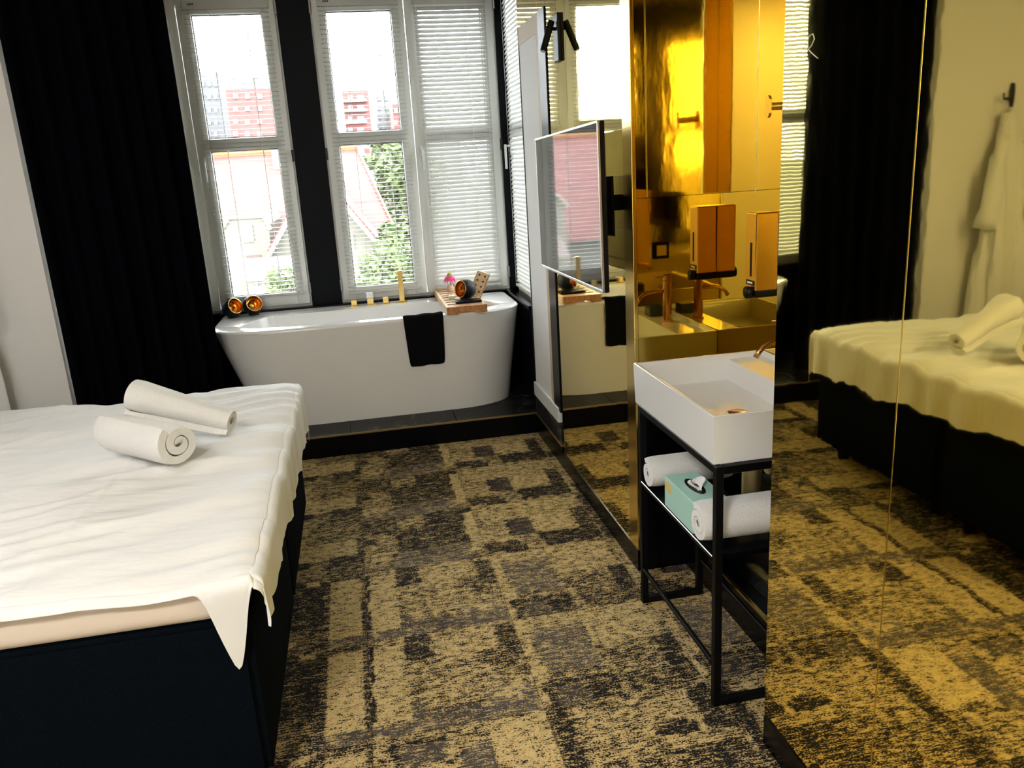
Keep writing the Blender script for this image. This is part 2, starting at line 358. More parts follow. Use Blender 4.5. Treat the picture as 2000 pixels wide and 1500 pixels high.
# pattern rectangles (u0,u1,v0,v1,value) on a .5 m tile; u along +x, v along +y ; gold coverage, grey patches
DES = {
 'A': (.52, [(0,.30,.70,1,.30),(.0,.25,.15,.32,.78),(.28,.9,.28,.72,.26),(.30,.80,0,.26,.34),(.02,.26,.36,.66,.62),(.30,.55,.80,.92,.72),(.55,.9,.74,1,.2),(.90,1,.14,.90,.92),(.84,.98,.9,1,.10),(0,1,0,.04,.35),(.0,.10,.5,.6,.2)], [(.25,.78,0,.16,1.0),(.30,.9,.0,.3,.6),(0,.3,.0,.12,.6)]),
 'B': (.66, [(.02,.24,.12,.92,.95),(.0,.022,.05,.95,.05),(.24,.42,.72,1,.22),(.24,.32,.10,.30,.35),(.42,1,.62,.96,.80),(.70,.95,.4,.7,.45),(.45,.8,.30,.55,.72),(.86,1,.55,.95,.30),(.30,1,0,.20,.34),(.80,.9,.18,.28,.95),(.1,.24,0,.1,.4)], [(.68,1,0,.30,1.0),(.28,.8,.0,.18,.7),(.0,.45,0,.10,.9),(.24,.34,.1,.3,.7)]),
 'C': (.60, [(.66,1,.42,1,.97),(.02,.66,.78,1,.70),(.05,.5,.42,.70,.74),(.48,.66,.30,.80,.30),(.1,.4,.75,.95,.3),(.0,.6,0,.3,.55),(.6,1,0,.3,.6)], [(.48,.66,.3,.85,.9),(.15,.45,.75,.9,.8)]),
 'D': (.70, [(.02,.06,.1,.6,.5),(.06,1,.62,.98,.84),(.25,.47,.30,.62,.12),(.50,.92,.32,.66,.92),(.0,.24,.20,.5,.78),(.0,.30,.04,.22,.28),(.30,.46,.06,.30,.62),(.50,1,.04,.28,.14),(.16,.34,.0,.10,.12),(.86,1,.2,.7,.22)], [(.28,.47,.30,.62,.5)]),
 'E': (.64, [(.0,.08,.05,1,.90),(.10,.45,.30,.90,.42),(.46,.96,.55,1,.86),(.08,.45,.84,1,.80),(.5,.9,.25,.5,.52),(.05,.5,.0,.26,.30),(.55,1,.0,.22,.40),(.86,1,.2,.55,.2),(.30,.46,.04,.16,.15)], [(.10,.45,.34,.86,1.0),(.1,.3,.0,.2,.6)]),
 'F': (.55, [(.02,.12,.0,1,.22),(.15,.9,.5,.96,.72),(.55,.80,.62,.70,.12),(.12,.6,.0,.4,.5),(.6,1,.0,.5,.35),(.85,1,.6,1,.2)], []),
 'G': (.40, [(.0,.55,.2,.95,.14),(.28,.52,.66,1,.86),(.52,.98,.66,1,.60),(.05,.95,.32,.64,.88),(.72,1,.2,.36,.18),(.0,.7,.0,.2,.60)], [(.55,.98,.2,.6,.3)]),
 'H': (.36, [(.0,.70,.30,.96,.14),(.74,.97,.12,.92,.95),(.02,.70,.10,.30,.40),(.30,.52,.06,.16,.85),(.56,.66,.9,.98,.75)], [(.74,1,.0,.12,.8),(.1,.6,.0,.2,.4)]),
}
def tile_mesh(key, seed):
    base, rects, greys = DES[key]; N = 48
    me = bpy.data.meshes.new('carpet_tile'); rnd = random.Random(seed)
    sz = .4985; vs = []; fs = []
    for j in range(N+1):
        for i in range(N+1): vs.append((i/N*sz, j/N*sz, 0))
    for j in range(N):
        for i in range(N): a = j*(N+1)+i; fs.append((a, a+1, a+N+2, a+N+1))
    k = len(vs); vs += [(0, 0, -.012), (sz, 0, -.012), (sz, sz, -.012), (0, sz, -.012)]
    ed = [0, N, (N+1)**2-1, N*(N+1)]
    for q in range(4): fs.append((k+q, k+(q+1) % 4, ed[(q+1) % 4], ed[q]))
    me.from_pydata(vs, [], fs)
    ga = me.attributes.new('gold', 'FLOAT', 'POINT'); gr = me.attributes.new('grey', 'FLOAT', 'POINT')
    for t, v in enumerate(vs):
        u0, v0 = v[0]/sz, v[1]/sz
        ju = noise.noise((v[0]*30, v[1]*30, seed))*.018; jv = noise.noise((v[0]*30, v[1]*30, seed+9))*.018
        u1, v1 = u0+ju, v0+jv
        val = base + .10*noise.noise((v[0]*9, v[1]*9, seed*3.1))
        for a, bq, c, d, x in rects:
            if a <= u1 <= bq and c <= v1 <= d: val = x
        val += .16*noise.noise((v[0]*14, v[1]*22, seed+3.3))
        g_ = .12
        for a, bq, c, d, x in greys:
            if a <= u1 <= bq and c <= v1 <= d: g_ = max(g_, x)
        ga.data[t].value = max(.06, min(.90, .5+(val-.5)*.82)); gr.data[t].value = g_
    me.materials.append(MATS['carpet']); return me
TM = {k: tile_mesh(k, i+1) for i, k in enumerate(DES)}
for ix in range(-2, 3):
    for iy in range(-3, 6):
        x0, y0 = -.1+.5*ix, 1.985+.5*iy
        if ix == -2 and not (.4 < y0): pass
        key = {0: 'C' if iy < 0 else 'B' if iy < 2 else 'A', 1: 'F' if iy < 0 else 'E' if iy < 2 else 'D', -1: 'H' if iy < 2 else 'G', -2: 'G' if iy % 2 else 'H', 2: 'EDF'[iy % 3]}[ix]
        if iy < -1: key = random.choice('ABCDEF')
        o = bpy.data.objects.new('carpet_tile', TM[key]); C.objects.link(o); o.parent = fl
        o.location = (x0, y0-2, 0)
# last sliver by the mirror wall is within the fourth column (tiles run under the skirting)

# ---- platform
pf = sempty('bathtub_platform', (0, YP, 0), 'low black platform with dark veined stone tiles under the bathtub', 'platform')
put(MB().box(XBL, XBR, YP+.006, 5.36, -.005, PZ-.012), 'riser', 'black_gloss', pf)
put(MB().box(XBL, XM+.0, YP, YP+.010, PZ-.008, PZ+.001), 'edge_trim', 'brass_edge', pf)
for ix in range(-3, 2):
    for iy in range(0, 4):
        a, bb = -.135+.605*ix, -.135+.605*(ix+1)-.003
        c, d = YP+.011+.237*iy, YP+.011+.237*(iy+1)-.003
        a, bb = max(a, XBL), min(bb, XBR if c > 4.5 else XBR)
        if bb-a > .03: put(MB().box(a, bb, c, min(d, 5.36), PZ-.012, PZ, .001, 1), 'floor_tile', 'marble_tile', pf)

# ------------------------------------------------------------------ windows
def window(name, x0, x1, label, clear):
    """two-leaf white window in the y = 5.4 plane; clear = index of leaf with transom"""
    Y = 5.40
    wn = sempty(name, ((x0+x1)/2, Y, WZ0), label, 'window')
    f = MB(); t = .028
    f.box(x0, x0+t, Y-.02, Y+.06, WZ0-.02, WZ1).box(x1-t, x1, Y-.02, Y+.06, WZ0-.02, WZ1)
    f.box(x0+t, x1-t, Y-.02, Y+.06, WZ1-t, WZ1).box(x0+t, x1-t, Y-.02, Y+.06, WZ0-.02, WZ0+.012)
    put(f, 'frame', 'pvc_white', wn)
    xm = (x0+x1)/2
    for k, (a, bb) in enumerate(((x0+.012, xm-.002), (xm+.002, x1-.012))):
        zb, zt = WZ0+.008, WZ1-.012
        pa, pb = a+.078, bb-.078
        s_ = MB(); d0, d1 = Y-.045, Y+.01
        s_.box(a, pa, d0, d1, zb, zt, .004).box(pb, bb, d0, d1, zb, zt, .004)
        s_.box(pa-.002, pb+.002, d0, d1, zb, .815, .004).box(pa-.002, pb+.002, d0, d1, 2.47, zt, .004)
        s_.box(pa-.002, pb+.002, d0, d1, 1.705, 1.778, .004)
        sash = autosmooth(put(s_, 'sash', 'pvc_white', wn))
        for z0, z1 in ((.815, 1.705), (1.778, 2.47)):
            put(MB().box(pa, pb, Y-.018, Y-.012, z0, z1), 'pane', 'glass', sash)
            gk = MB(); q = .005
            for bx in ((pa, pa+q, z0, z1), (pb-q, pb, z0, z1), (pa, pb, z0, z0+q), (pa, pb, z1-q, z1)):
                gk.box(bx[0], bx[1], Y-.024, Y-.010, bx[2], bx[3])
            put(gk, 'gasket', 'gasket', sash)
        if k == (1 if clear == 'right' else 0) or True:
            hx = (a+.036) if k == 1 else None
            if hx:
                h = MB().box(hx-.012, hx+.012, d0-.010, d0+.002, 1.60, 1.67, .004).cyl((hx, d0-.008, 1.64), (hx, d0-.045, 1.64), .008)
                h.box(hx-.009, hx+.009, d0-.052, d0-.036, 1.525, 1.65, .004)
                autosmooth(put(h, 'handle', 'pvc_white', sash))
        hx = x0+.004 if k == 0 else x1-.004
        for hz in (.80, 1.62, 2.46):
            put(MB().cyl((hx, d0-.006, hz), (hx, d0-.006, hz+.07), .009, seg=12), 'hinge', 'gasket' if hz == 1.62 else 'metal_grey', sash)
    return wn
window('window_1', W1[0], W1[1], 'white two-leaf window next to the black curtain', 'right')
window('window_2', W2[0], W2[1], 'white two-leaf window above the tray end of the bathtub', 'left')
# side window of the bay (faces the room along -x)
ws = sempty('window_3', (XBR, (S0+S1)/2, .72), 'narrow side window of the bay', 'window')
X = XBR+.01
f = MB()
for a in (S0, S1-.07): f.box(X-.05, X+.05, a, a+.07, .71, WZ1, .003)
f.box(X-.05, X+.05, S0+.068, S1-.068, .71, .80, .003).box(X-.05, X+.05, S0+.068, S1-.068, WZ1-.09, WZ1, .003).box(X-.05, X+.05, S0+.068, S1-.068, 1.705, 1.778, .003)
sf = put(f, 'frame', 'pvc_white', ws)
for z0, z1 in ((.80, 1.705), (1.778, WZ1-.09)): put(MB().box(X-.004, X+.002, S0+.07, S1-.07, z0, z1), 'pane', 'glass', ws)
h = MB().box(X-.062, X-.05, 5.235, 5.26, 1.58, 1.66, .003).box(X-.10, X-.086, 5.238, 5.256, 1.50, 1.65, .003).cyl((X-.055, 5.247, 1.64), (X-.09, 5.247, 1.64), .007)
put(h, 'handle', 'pvc_white', ws)

# ------------------------------------------------------------------ venetian blinds
def slat_mesh(length, along):
    mb = MB(); wd = .025; P = []
    for i in range(5):
        a = (i/4-.5); y = a*wd; z = .0022*(1-4*a*a)
        P.append([(-length/2, y, z), (length/2, y, z)] if along == 'x' else [(y, -length/2, z), (y, length/2, z)])
    mb.grid(P); return mb.mesh('slat', 'slat_white', True)
def blind(label, a, bb, plane, z0, z1, tilt, along='x', grp='white venetian blinds of the bay'):
    loc = ((a+bb)/2, plane, z1) if along == 'x' else (plane, (a+bb)/2, z1)
    t = thing('venetian_blind', label, 'blind', loc, group=None)
    L = bb-a
    def bx(u0, u1, d0, d1, q0, q1, name, material, bev=.002):
        mb = MB()
        if along == 'x': mb.box(u0, u1, d0, d1, q0, q1, bev)
        else: mb.box(d0, d1, u0, u1, q0, q1, bev)
        return put(mb, name, material, t, local=True)
    hr = bx(-L/2, L/2, -.014, .014, -.002, .045, 'headrail', 'slat_white')
    for k in range(3):
        mb = MB(); u = -L/2+.035+.012*k
        if along == 'x': mb.box(u, u+.008, -.0155, -.0135, .020, .030)
        else: mb.box(-.0155, -.0135, u, u+.008, .020, .030)
        put(mb, 'printed_mark', 'gasket', hr, local=True)
    bx(-L/2, L/2, -.012, .012, z0-z1-.012, z0-z1+.004, 'bottom_rail', 'slat_white')
    me = slat_mesh(L-.006, along); pitch = .0258; k = 0
    z = -pitch
    while z > z0-z1+.012:
        o = bpy.data.objects.new('slat', me); C.objects.link(o); o.parent = t; o.location = (0, 0, z)
        o.rotation_euler = (tilt, 0, 0) if along == 'x' else (0, tilt, 0)
        z -= pitch
    for u in (-L*.46, -L*.21, L*.22, L*.46):
        mb = MB()
        for d in (-.0135, .0135):
            if along == 'x': mb.box(u-.0012, u+.0012, d-.0006, d+.0006, z0-z1, 0)
            else: mb.box(d-.0006, d+.0006, u-.0012, u+.0012, z0-z1, 0)
        put(mb, 'ladder_cord', 'cord_white', t, local=True)
    return t
bY = 5.40-.060
blind('open slatted white blind on the clear leaf of the window beside the curtain', -.835, -.352, bY, .815, 2.495, .03)
blind('closed slatted white blind half hidden by the black curtain', -1.375, -.935, bY, .79, 2.495, 1.15)
blind('open slatted white blind behind the brass tub filler', -.072, .405, bY, .785, 2.495, .03)
blind('closed slatted white blind behind the wooden bath tray', .492, .938, bY, .765, 2.495, 1.2)
blind('closed slatted white blind on the narrow side window', 4.60, 5.235, XBR-.055, .765, 2.495, -1.2, 'y')

# ------------------------------------------------------------------ curtain
def curtain():
    P = []; N = 150; A = Vector((-1.527, 4.475, 0)); B = Vector((-.812, 4.645, 0)); d = (B-A).normalized(); nrm = Vector((d.y, -d.x, 0))
    for j in range(30):
        z = PZ+.01 + (2.74-PZ-.01)*j/29; row = []
        for i in range(N):
            t = i/(N-1); sp_ = 1+.06*math.sin(z*1.3)
            fold = .034*math.sin(t*2*PI*7.2+.35*math.sin(z*1.1+t*5)) + .012*math.sin(t*31+z*.7)
            p = A + (B-A)*t + nrm*fold; p.z = z
            row.append(p)
        P.append(row)
    t = thing('curtain', 'heavy black floor-length curtain bunched beside the window', 'curtain', (-1.2, 4.55, PZ))
    o = put(MB().grid(P), 'curtain_cloth', 'curtain', t, True)
    sm = o.modifiers.new('thickness', 'SOLIDIFY'); sm.thickness = .004
    put(MB().tube([(XBL+.01, 4.49, 2.75), (-.80, 4.65, 2.75)], .012), 'rail', 'frame_black', t)
curtain()

# ------------------------------------------------------------------ bathtub
TX0, TX1, TY0, TY1, TZ = -.862, .945, 4.62, 5.298, .712
def dplan(x0, x1, y0, y1, rf, rb, n=14):
    pts = []
    for cx, cy, r, a0 in ((x1-rb, y1-rb, rb, 0), (x0+rb, y1-rb, rb, PI/2), (x0+rf, y0+rf*.62, rf, PI), (x1-rf, y0+rf*.62, rf, 1.5*PI)):
        for k in range(n+1):
            a = a0+PI/2*k/n; ky = .62 if r == rf else 1
            pts.append((cx+r*math.cos(a), cy+r*ky*math.sin(a)))
    return pts
def superplan(x0, x1, y0, y1, n, ex=2.6):
    cx, cy, a, b_ = (x0+x1)/2, (y0+y1)/2, (x1-x0)/2, (y1-y0)/2
    out = []
    for k in range(n):
        t = 2*PI*k/n + PI/4*.02; c, s_ = math.cos(t), math.sin(t)
        out.append((cx+a*math.copysign(abs(c)**(2/ex), c), cy+b_*math.copysign(abs(s_)**(2/ex), s_)))
    return out
tub = thing('bathtub', 'white freestanding bathtub with tapered sides in front of the windows', 'bathtub', (0, 4.96, PZ))
rows = []
for z, f in ((PZ, 1.0), (PZ+.01, .97), (.25, .80), (.40, .54), (.55, .28), (.66, .10), (.690, .03), (.700, 0), (.708, .004), (TZ, .012)):
    il, ir, iy = .20*f, .085*f, .045*f
    if z >= .708: il = ir = iy = .006 if z < TZ else .014
    rows.append([(x, y, z) for x, y in dplan(TX0+il, TX1-ir, TY0+iy, TY1-(0 if z < .7 else iy*.3), .40-.05*f, .03)])
n_pl = len(rows[0])
outer_top = rows[-1]
inner0 = superplan(TX0+.13, TX1-.095, TY0+.050, TY1-.125, n_pl, 2.9)
# align inner ring start with outer by angle about the centre
ctr = Vector((.04, 4.95))
def ang(p): return math.atan2(p[1]-ctr.y, p[0]-ctr.x)
inner0 = []
for p in outer_top:
    a = ang(p); cx, cy, A_, B_ = (TX0+.13+TX1-.095)/2, (TY0+.05+TY1-.125)/2, (TX1-.095-TX0-.13)/2, (TY1-.125-TY0-.05)/2
    # scale direction onto super-ellipse, using normalised direction in plan box
    ux, uy = (p[0]-.04)/.90, (p[1]-4.96)/.34
    t = math.atan2(uy, ux); c, s_ = math.cos(t), math.sin(t); k = (abs(c)**2.7+abs(s_)**2.7)**(-1/2.7)
    inner0.append((cx+A_*c*k, cy+B_*s_*k))
cx, cy = .06, 4.92
def shr(f, z): return [(cx+(x-cx)*f, cy+(y-cy)*(f if f > .9 else f*.97), z) for x, y in inner0]
rows.append([(x, y, TZ) for x, y in inner0]); rows.append(shr(.993, TZ-.006)); rows.append(shr(.985, TZ-.03))
for f, z in ((.95, .60), (.90, .45), (.84, .33), (.74, .27), (.45, .252), (.08, .25)): rows.append(shr(f, z))
o = put(MB().grid(rows, True), 'tub_shell', 'acrylic', tub, True); autosmooth(o, 50)
put(MB().box(.03, .103, 5.128, 5.142, .628, .644, .003), 'overflow_slot', 'plastic_black', tub)
put(MB().lathe([(0, .258), (.03, .258), (.033, .25)], Matrix.Translation((.06, 4.9, 0))), 'drain', 'brass', tub)
# deck-mounted filler on the back rim
def square_handle(x, y, label):
    t = thing('tub_tap_handle', label, 'tap', (x, y, TZ))
    put(MB().box(x-.026, x+.026, y-.026, y+.026, TZ, TZ+.006, .001), 'base_plate', 'brass', t)
    put(MB().box(x-.018, x+.018, y-.020, y+.020, TZ+.006, TZ+.042, .002), 'knob', 'brass', t)
square_handle(-.045, 5.225, 'square brass tub handle farthest from the tall spout')
t = thing('hand_shower', 'square brass tub fitting with a pale hand shower on top', 'tap', (.058, 5.22, TZ))
put(MB().box(.030, .086, 5.194, 5.246, TZ, TZ+.006, .001), 'base_plate', 'brass', t)
put(MB().box(.038, .078, 5.200, 5.240, TZ+.006, TZ+.045, .002), 'holder', 'brass', t)
put(MB().box(.036, .078, 5.205, 5.240, TZ+.045, TZ+.078, .003), 'shower_head', 'ceramic', t)
square_handle(.155, 5.215, 'square brass tub handle next to the tall spout')
t = thing('tub_spout', 'tall flat brass tub spout standing on the back rim', 'tap', (.258, 5.21, TZ))
put(MB().box(.225, .291, 5.184, 5.236, TZ, TZ+.007, .001), 'base_plate', 'brass', t)
put(MB().box(.243, .275, 5.198, 5.222, TZ+.007, TZ+.205, .002), 'column', 'brass', t)

# ---- towel over the rim
tw = []
path = [(TY0+.090, TZ-.13), (TY0+.066, TZ-.05), (TY0+.056, TZ+.006), (TY0+.03, TZ+.013), (TY0-.004, TZ+.012), (TY0-.012, TZ-.004), (TY0-.012, TZ-.08), (TY0-.006, TZ-.16), (TY0+.004, TZ-.23), (TY0+.012, TZ-.297)]
for i, (y, z) in enumerate(path):
    row = []
    for k in range(13):
        u = k/12; tp = max(0, (TZ-z)/.3) if i > 4 else 0
        row.append((.224+.018*tp + (.232-.026*tp)*u, y + .003*math.sin(u*9+i), z+.006*u+.002*math.sin(u*14)))
    tw.append(row)
o = put(MB().grid(tw), 'bath_towel', 'terry_black', None, True); tag(o, 'black towel folded over the front rim of the bathtub', 'towel')
sm = o.modifiers.new('t', 'SOLIDIFY'); sm.thickness = .010; sm.offset = 1; o.modifiers.new('s', 'SUBSURF').levels = 1; o.modifiers['s'].render_levels = 1

# ---- egg candle holders
def egg(loc, r, direction, label, group=None, candle=False):
    t = thing('candle_holder', label, 'candle holder', loc, group=group)
    d = Vector(direction).normalized(); M = Matrix.Translation((0, 0, r*1.03)) @ d.to_track_quat('Z', 'Y').to_matrix().to_4x4()
    cut = .98; prof = []; pin = []
    for k in range(19):
        a = PI - (PI-cut)*k/18; prof.append((r*math.sin(a), r*1.12*math.cos(a)))
        pin.append(((r-.004)*math.sin(a), (r-.004)*1.12*math.cos(a)))
    o = put(MB().lathe(prof, M), 'shell', 'egg_black', t, True, True)
    put(MB().lathe(pin, M), 'lining', 'copper_in', t, True, True, label='shiny copper lining')
    rr, zz = prof[-1]
    put(MB().lathe([(rr-.0045, zz-.001), (rr-.003, zz+.0025), (rr+.0006, zz+.001), (rr, zz-.004)], M), 'rim', 'brass', t, True, True)
    put(MB().lathe([(0, 0), (.032, 0), (.034, .012), (.020, .014)], Matrix.Translation((0, 0, 0))), 'foot', 'egg_black', t, True, True)
    return t
egg((-.785, 5.20, TZ), .060, (.62, -.62, .34), 'black egg candle holder with copper lining right against the black curtain')
egg((-.665, 5.235, TZ), .060, (.35, -.80, .36), 'black egg candle holder between its twin by the curtain and the tub handles')

# ---- bath tray with things on it
BX0, BX1, BY0, BY1, BZ = .478, .712, 4.595, 5.305, TZ+.001
tray = thing('bath_tray', 'slatted light wood bath tray laid across the bathtub', 'tray', (.595, 4.95, BZ))
for a in (BX0, BX1-.018): put(MB().box(a, a+.018, BY0+.012, BY1, BZ+.004, BZ+.042, .002), 'side_rail', 'wood_light', tray)
# near end board with an arched cut-out
pts = [(BX0, BZ+.0), (BX0+.06, BZ), (BX0+.085, BZ+.012), (BX0+.11, BZ+.016), (BX1-.11, BZ+.016), (BX1-.085, BZ+.012), (BX1-.06, BZ), (BX1, BZ), (BX1, BZ+.046), (BX0, BZ+.046)]
put(MB().prism([(x, BY0-.006, z) for x, z in pts], (0, .018, 0)), 'end_board', 'wood_red', tray)
put(MB().prism([(x, BY1, z) for x, z in pts], (0, .016, 0)), 'end_board', 'wood_red', tray)
for k in range(8):
    y = BY0+.045+.088*k
    put(MB().box(BX0+.018, BX1-.018, y, y+.045, BZ+.030, BZ+.042, .002), 'slat', 'wood_red' if k in (0, 4, 7) else 'wood_light', tray)
TZ2 = BZ+.042
t = put(MB().box(.545, .70, 4.70, 4.775, TZ2, TZ2+.014, .004), 'phone', 'plastic_black'); tag(t, 'flat black slab lying on the near slats of the bath tray', 'phone')
egg((.622, 4.83, TZ2+.001), .062, (-.80, -.52, .16), 'black egg candle holder with copper lining on the wooden tray')
t = thing('tea_light', 'small round pale candle beside the egg on the bath tray', 'candle', (.545, 4.90, TZ2))
put(MB().lathe([(0, .022), (.018, .022), (.020, .019), (.020, 0), (0, 0)]), 'wax', 'candle_wax', t, True, True)
put(MB().cyl((0, 0, .022), (0, 0, .03), .0012, seg=6), 'wick', 'plastic_black', t, local=True)
# leaning perforated wooden board
t = thing('wooden_board', 'perforated light wood board leaning upright on the bath tray', 'board', (.685, 4.93, TZ2))
Mt = Matrix.Rotation(.42, 4, 'Y') @ Matrix.Rotation(.16, 4, 'X')
put(MB().obox(Mt @ Matrix.Translation((0, 0, .082)), .075, .014, .165, .003), 'board', 'wood_light', t, local=True)
put(MB().obox(Mt @ Matrix.Translation((.040, 0, .082)), .006, .016, .165, .001), 'dark_edge', 'wood_red', t, local=True)
for i in range(2):
    for j in range(4):
        c = Mt @ Vector((-.018+.036*i, -.0078, .04+.034*j)); c2 = Mt @ Vector((-.018+.036*i, -.0065, .04+.034*j))
        put(MB().cyl(c, c2, .0065, seg=12), 'hole', 'house_brown', t, local=True)
put(MB().box(-.03, .05, -.012, .03, 0, .012, .002), 'foot', 'wood_light', t, local=True)
# flower in a small glass
t = thing('flower_vase', 'pink coneflower in a little glass on the bath tray', 'flower', (.575, 5.20, TZ2))
put(MB().lathe([(0, .0), (.020, .0), (.023, .008), (.022, .030), (.014, .045), (.012, .045), (.019, .028), (.019, .010), (0, .006)]), 'vase', 'vase_glass', t, True, True)
put(MB().tube([(0, 0, .008), (.004, 0, .05), (.0, -.002, .098)], .0025, 8), 'stem', 'stem_green', t, True, True)
put(MB().lathe([(0, .126), (.008, .124), (.015, .114), (.016, .104), (.010, .097), (0, .096)]), 'cone', 'flower_cone', t, True, True)
for k in range(15):
    a = 2*PI*k/15; c, s_ = math.cos(a), math.sin(a); P = []
    for i in range(6):
        u = i/5; rr = .013+.048*u-.012*u*u; z = .103-.046*u**1.5; wv = .0066*math.sin(PI*(.15+.8*u))
        P.append([(c*rr-s_*q*wv, s_*rr+c*q*wv, z+.001*(1-abs(q))) for q in (-1, 0, 1)])
    put(MB().grid(P), 'petal', 'pink_petal', t, True, True)

# ------------------------------------------------------------------ television
TVC = Vector((.797, 3.050, 1.372))
tv = thing('television', 'slim black television on a wall arm in front of the gold mirror', 'television', TVC, rot=Euler((math.radians(-1.3), 0, math.radians(-1.25))))
L, Hh = .985, .545
put(MB().box(0, .022, -L/2, L/2, -Hh/2, Hh/2, .004), 'housing', 'plastic_black', tv, local=True)
put(MB().box(.022, .055, -L*.36, L*.36, -Hh*.42, Hh*.18, .012), 'back_box', 'plastic_black', tv, local=True)
bz = MB()
for q in ((-L/2, L/2, -Hh/2, -Hh/2+.009), (-L/2, L/2, Hh/2-.007, Hh/2), (-L/2, -L/2+.006, -Hh/2, Hh/2), (L/2-.006, L/2, -Hh/2, Hh/2)):
    bz.box(-.003, .006, q[0], q[1], q[2], q[3], .001)
put(bz, 'bezel', 'grey_metal_edge', tv, local=True)
put(MB().box(-.0015, .002, -L/2+.005, L/2-.005, -Hh/2+.008, Hh/2-.006), 'screen', 'tv_screen', tv, local=True)
am = MB().box(.126, .136, -.10, .10, -.12, .10, .002).box(.055, .066, -.10, .10, -.10, .10, .002).box(.066, .127, -.02, .02, -.03, .03, .002)
put(am, 'wall_arm', 'plastic_black', tv, local=True)

# ---- wall reading lamp on the mirror
t = thing('reading_lamp', 'small black tube reading lamp fixed to the gold mirror above the television', 'lamp', (XM, 3.59, 1.96))
put(MB().box(XM-.014, XM, 3.555, 3.635, 1.945, 2.135, .004), 'wall_plate', 'frame_black', t)
put(MB().cyl((XM-.012, 3.595, 2.075), (XM-.045, 3.592, 2.08), .007), 'joint', 'frame_black', t, True)
lt = put(MB().cyl((XM-.030, 3.59, 2.105), (XM-.074, 3.575, 1.988), .014), 'lamp_tube', 'frame_black', t, True); autosmooth(lt)
put(MB().cyl((XM-.074, 3.575, 1.988), (XM-.0755, 3.5744, 1.984), .011), 'lens', 'grey_metal_edge', t)

# ------------------------------------------------------------------ washbasin and stand
st = thing('basin_stand', 'thin black steel stand carrying the white washbasin', 'stand', (1.08, 2.17, 0))
q = .022; SX0, SX1, SY0, SY1 = .872, 1.10, 1.868, 2.478
def bar(x0, x1, y0, y1, z0, z1, nm, material='frame_black'): return put(MB().box(x0, x1, y0, y1, z0, z1, .0015, 1), nm, material, st)
for y in (SY0, SY1-q):
    bar(SX0, SX0+q, y, y+q, 0, .738, 'leg'); bar(SX1-q, SX1, y, y+q, 0, .738, 'leg')
    bar(SX0+q, SX1-q, y, y+q, 0, q, 'foot_bar'); bar(SX0+q, SX1-q, y, y+q, .716, .738, 'top_rail')
for x in (SX0, SX1-q): bar(x, x+q, SY0+q, SY1-q, .716, .738, 'top_rail')
bar(SX0, SX0+.012, SY0+q, SY1-q, .128, .142, 'lower_rail'); bar(SX1-.012, SX1, SY0+q, SY1-q, .128, .142, 'lower_rail')
bar(SX0, SX1, SY0+q, SY1-q, .456, .470, 'shelf', 'black_gloss')
bar(SX0-.001, SX0+.002, SY0+q, SY1-q, .467, .4712, 'shelf_lip', 'grey_metal_edge')
bs = thing('washbasin', 'white rectangular ceramic washbasin standing in the gold niche', 'washbasin', (1.09, 2.2, .739))
bx0, bx1, by0, by1, bz0, bz1 = .870, XB-.002, 1.885, 2.510, .739, .875
b = bmesh.new()
def ringv(x0, x1, y0, y1, z): return [b.verts.new(p) for p in ((x0, y0, z), (x1, y0, z), (x1, y1, z), (x0, y1, z))]
R = [ringv(bx0+.004, bx1, by0+.004, by1-.004, bz0), ringv(bx0, bx1, by0, by1, bz1), ringv(bx0+.012, bx1-.004, by0+.012, by1-.012, bz1), ringv(bx0+.013, bx1-.005, by0+.013, by1-.013, .856)]
b.faces.new(R[0][::-1])
for i in (0, 1, 2):
    for k in range(4): b.faces.new((R[i][k], R[i][(k+1) % 4], R[i+1][(k+1) % 4], R[i+1][k]))
K = R[3]; D1, D2 = b.verts.new((1.205, by0+.013, .856)), b.verts.new((1.205, by1-.013, .856))
Q = ringv(bx0+.022, 1.197, by0+.022, by1-.022, .788); Q2 = ringv(1.055, 1.075, 2.13, 2.15, .782)
b.faces.new((D1, K[1], K[2], D2))
T = [K[0], D1, D2, K[3]]
for k in range(4): b.faces.new((T[k], T[(k+1) % 4], Q[(k+1) % 4], Q[k])); b.faces.new((Q[k], Q[(k+1) % 4], Q2[(k+1) % 4], Q2[k]))
b.faces.new(Q2)
bmesh.ops.remove_doubles(b, verts=b.verts[:], dist=1e-5); bmesh.ops.recalc_face_normals(b, faces=b.faces[:])
bmesh.ops.bevel(b, geom=[e_ for e_ in b.edges if all(v.co.z > .86 for v in e_.verts)], offset=.003, segments=2, affect='EDGES', profile=.5)
mb = MB(); mb._add(b); autosmooth(put(mb, 'basin_body', 'ceramic', bs), 40)
put(MB().lathe([(0, .792), (.026, .792), (.032, .789), (.033, .780)], Matrix.Translation((1.065, 2.14, 0))), 'drain', 'brass_dark', bs, True)
put(MB().cyl((bx1-.118, 2.196, .838), (bx1-.122, 2.196, .838), .010), 'overflow_ring', 'grey_metal_edge', bs)
t = thing('bottle_trap', 'satin brass bottle trap hanging under the washbasin', 'pipe', (1.13, 2.17, .48))
put(MB().cyl((1.13, 2.17, .50), (1.13, 2.17, .62), .030), 'trap_body', 'brass_satin', t, True).data.set_sharp_from_angle(angle=.6)
put(MB().cyl((1.13, 2.17, .62), (1.13, 2.17, .739), .017), 'tail_pipe', 'brass_satin', t, True)
put(MB().cyl((1.155, 2.17, .60), (1.19, 2.17, .60), .016), 'waste_pipe', 'brass_satin', t, True)
put(MB().cyl((1.18, 2.17, .60), (1.189, 2.17, .60), .034), 'wall_rosette', 'brass_satin', t)
FX, FY = 1.265, 2.165
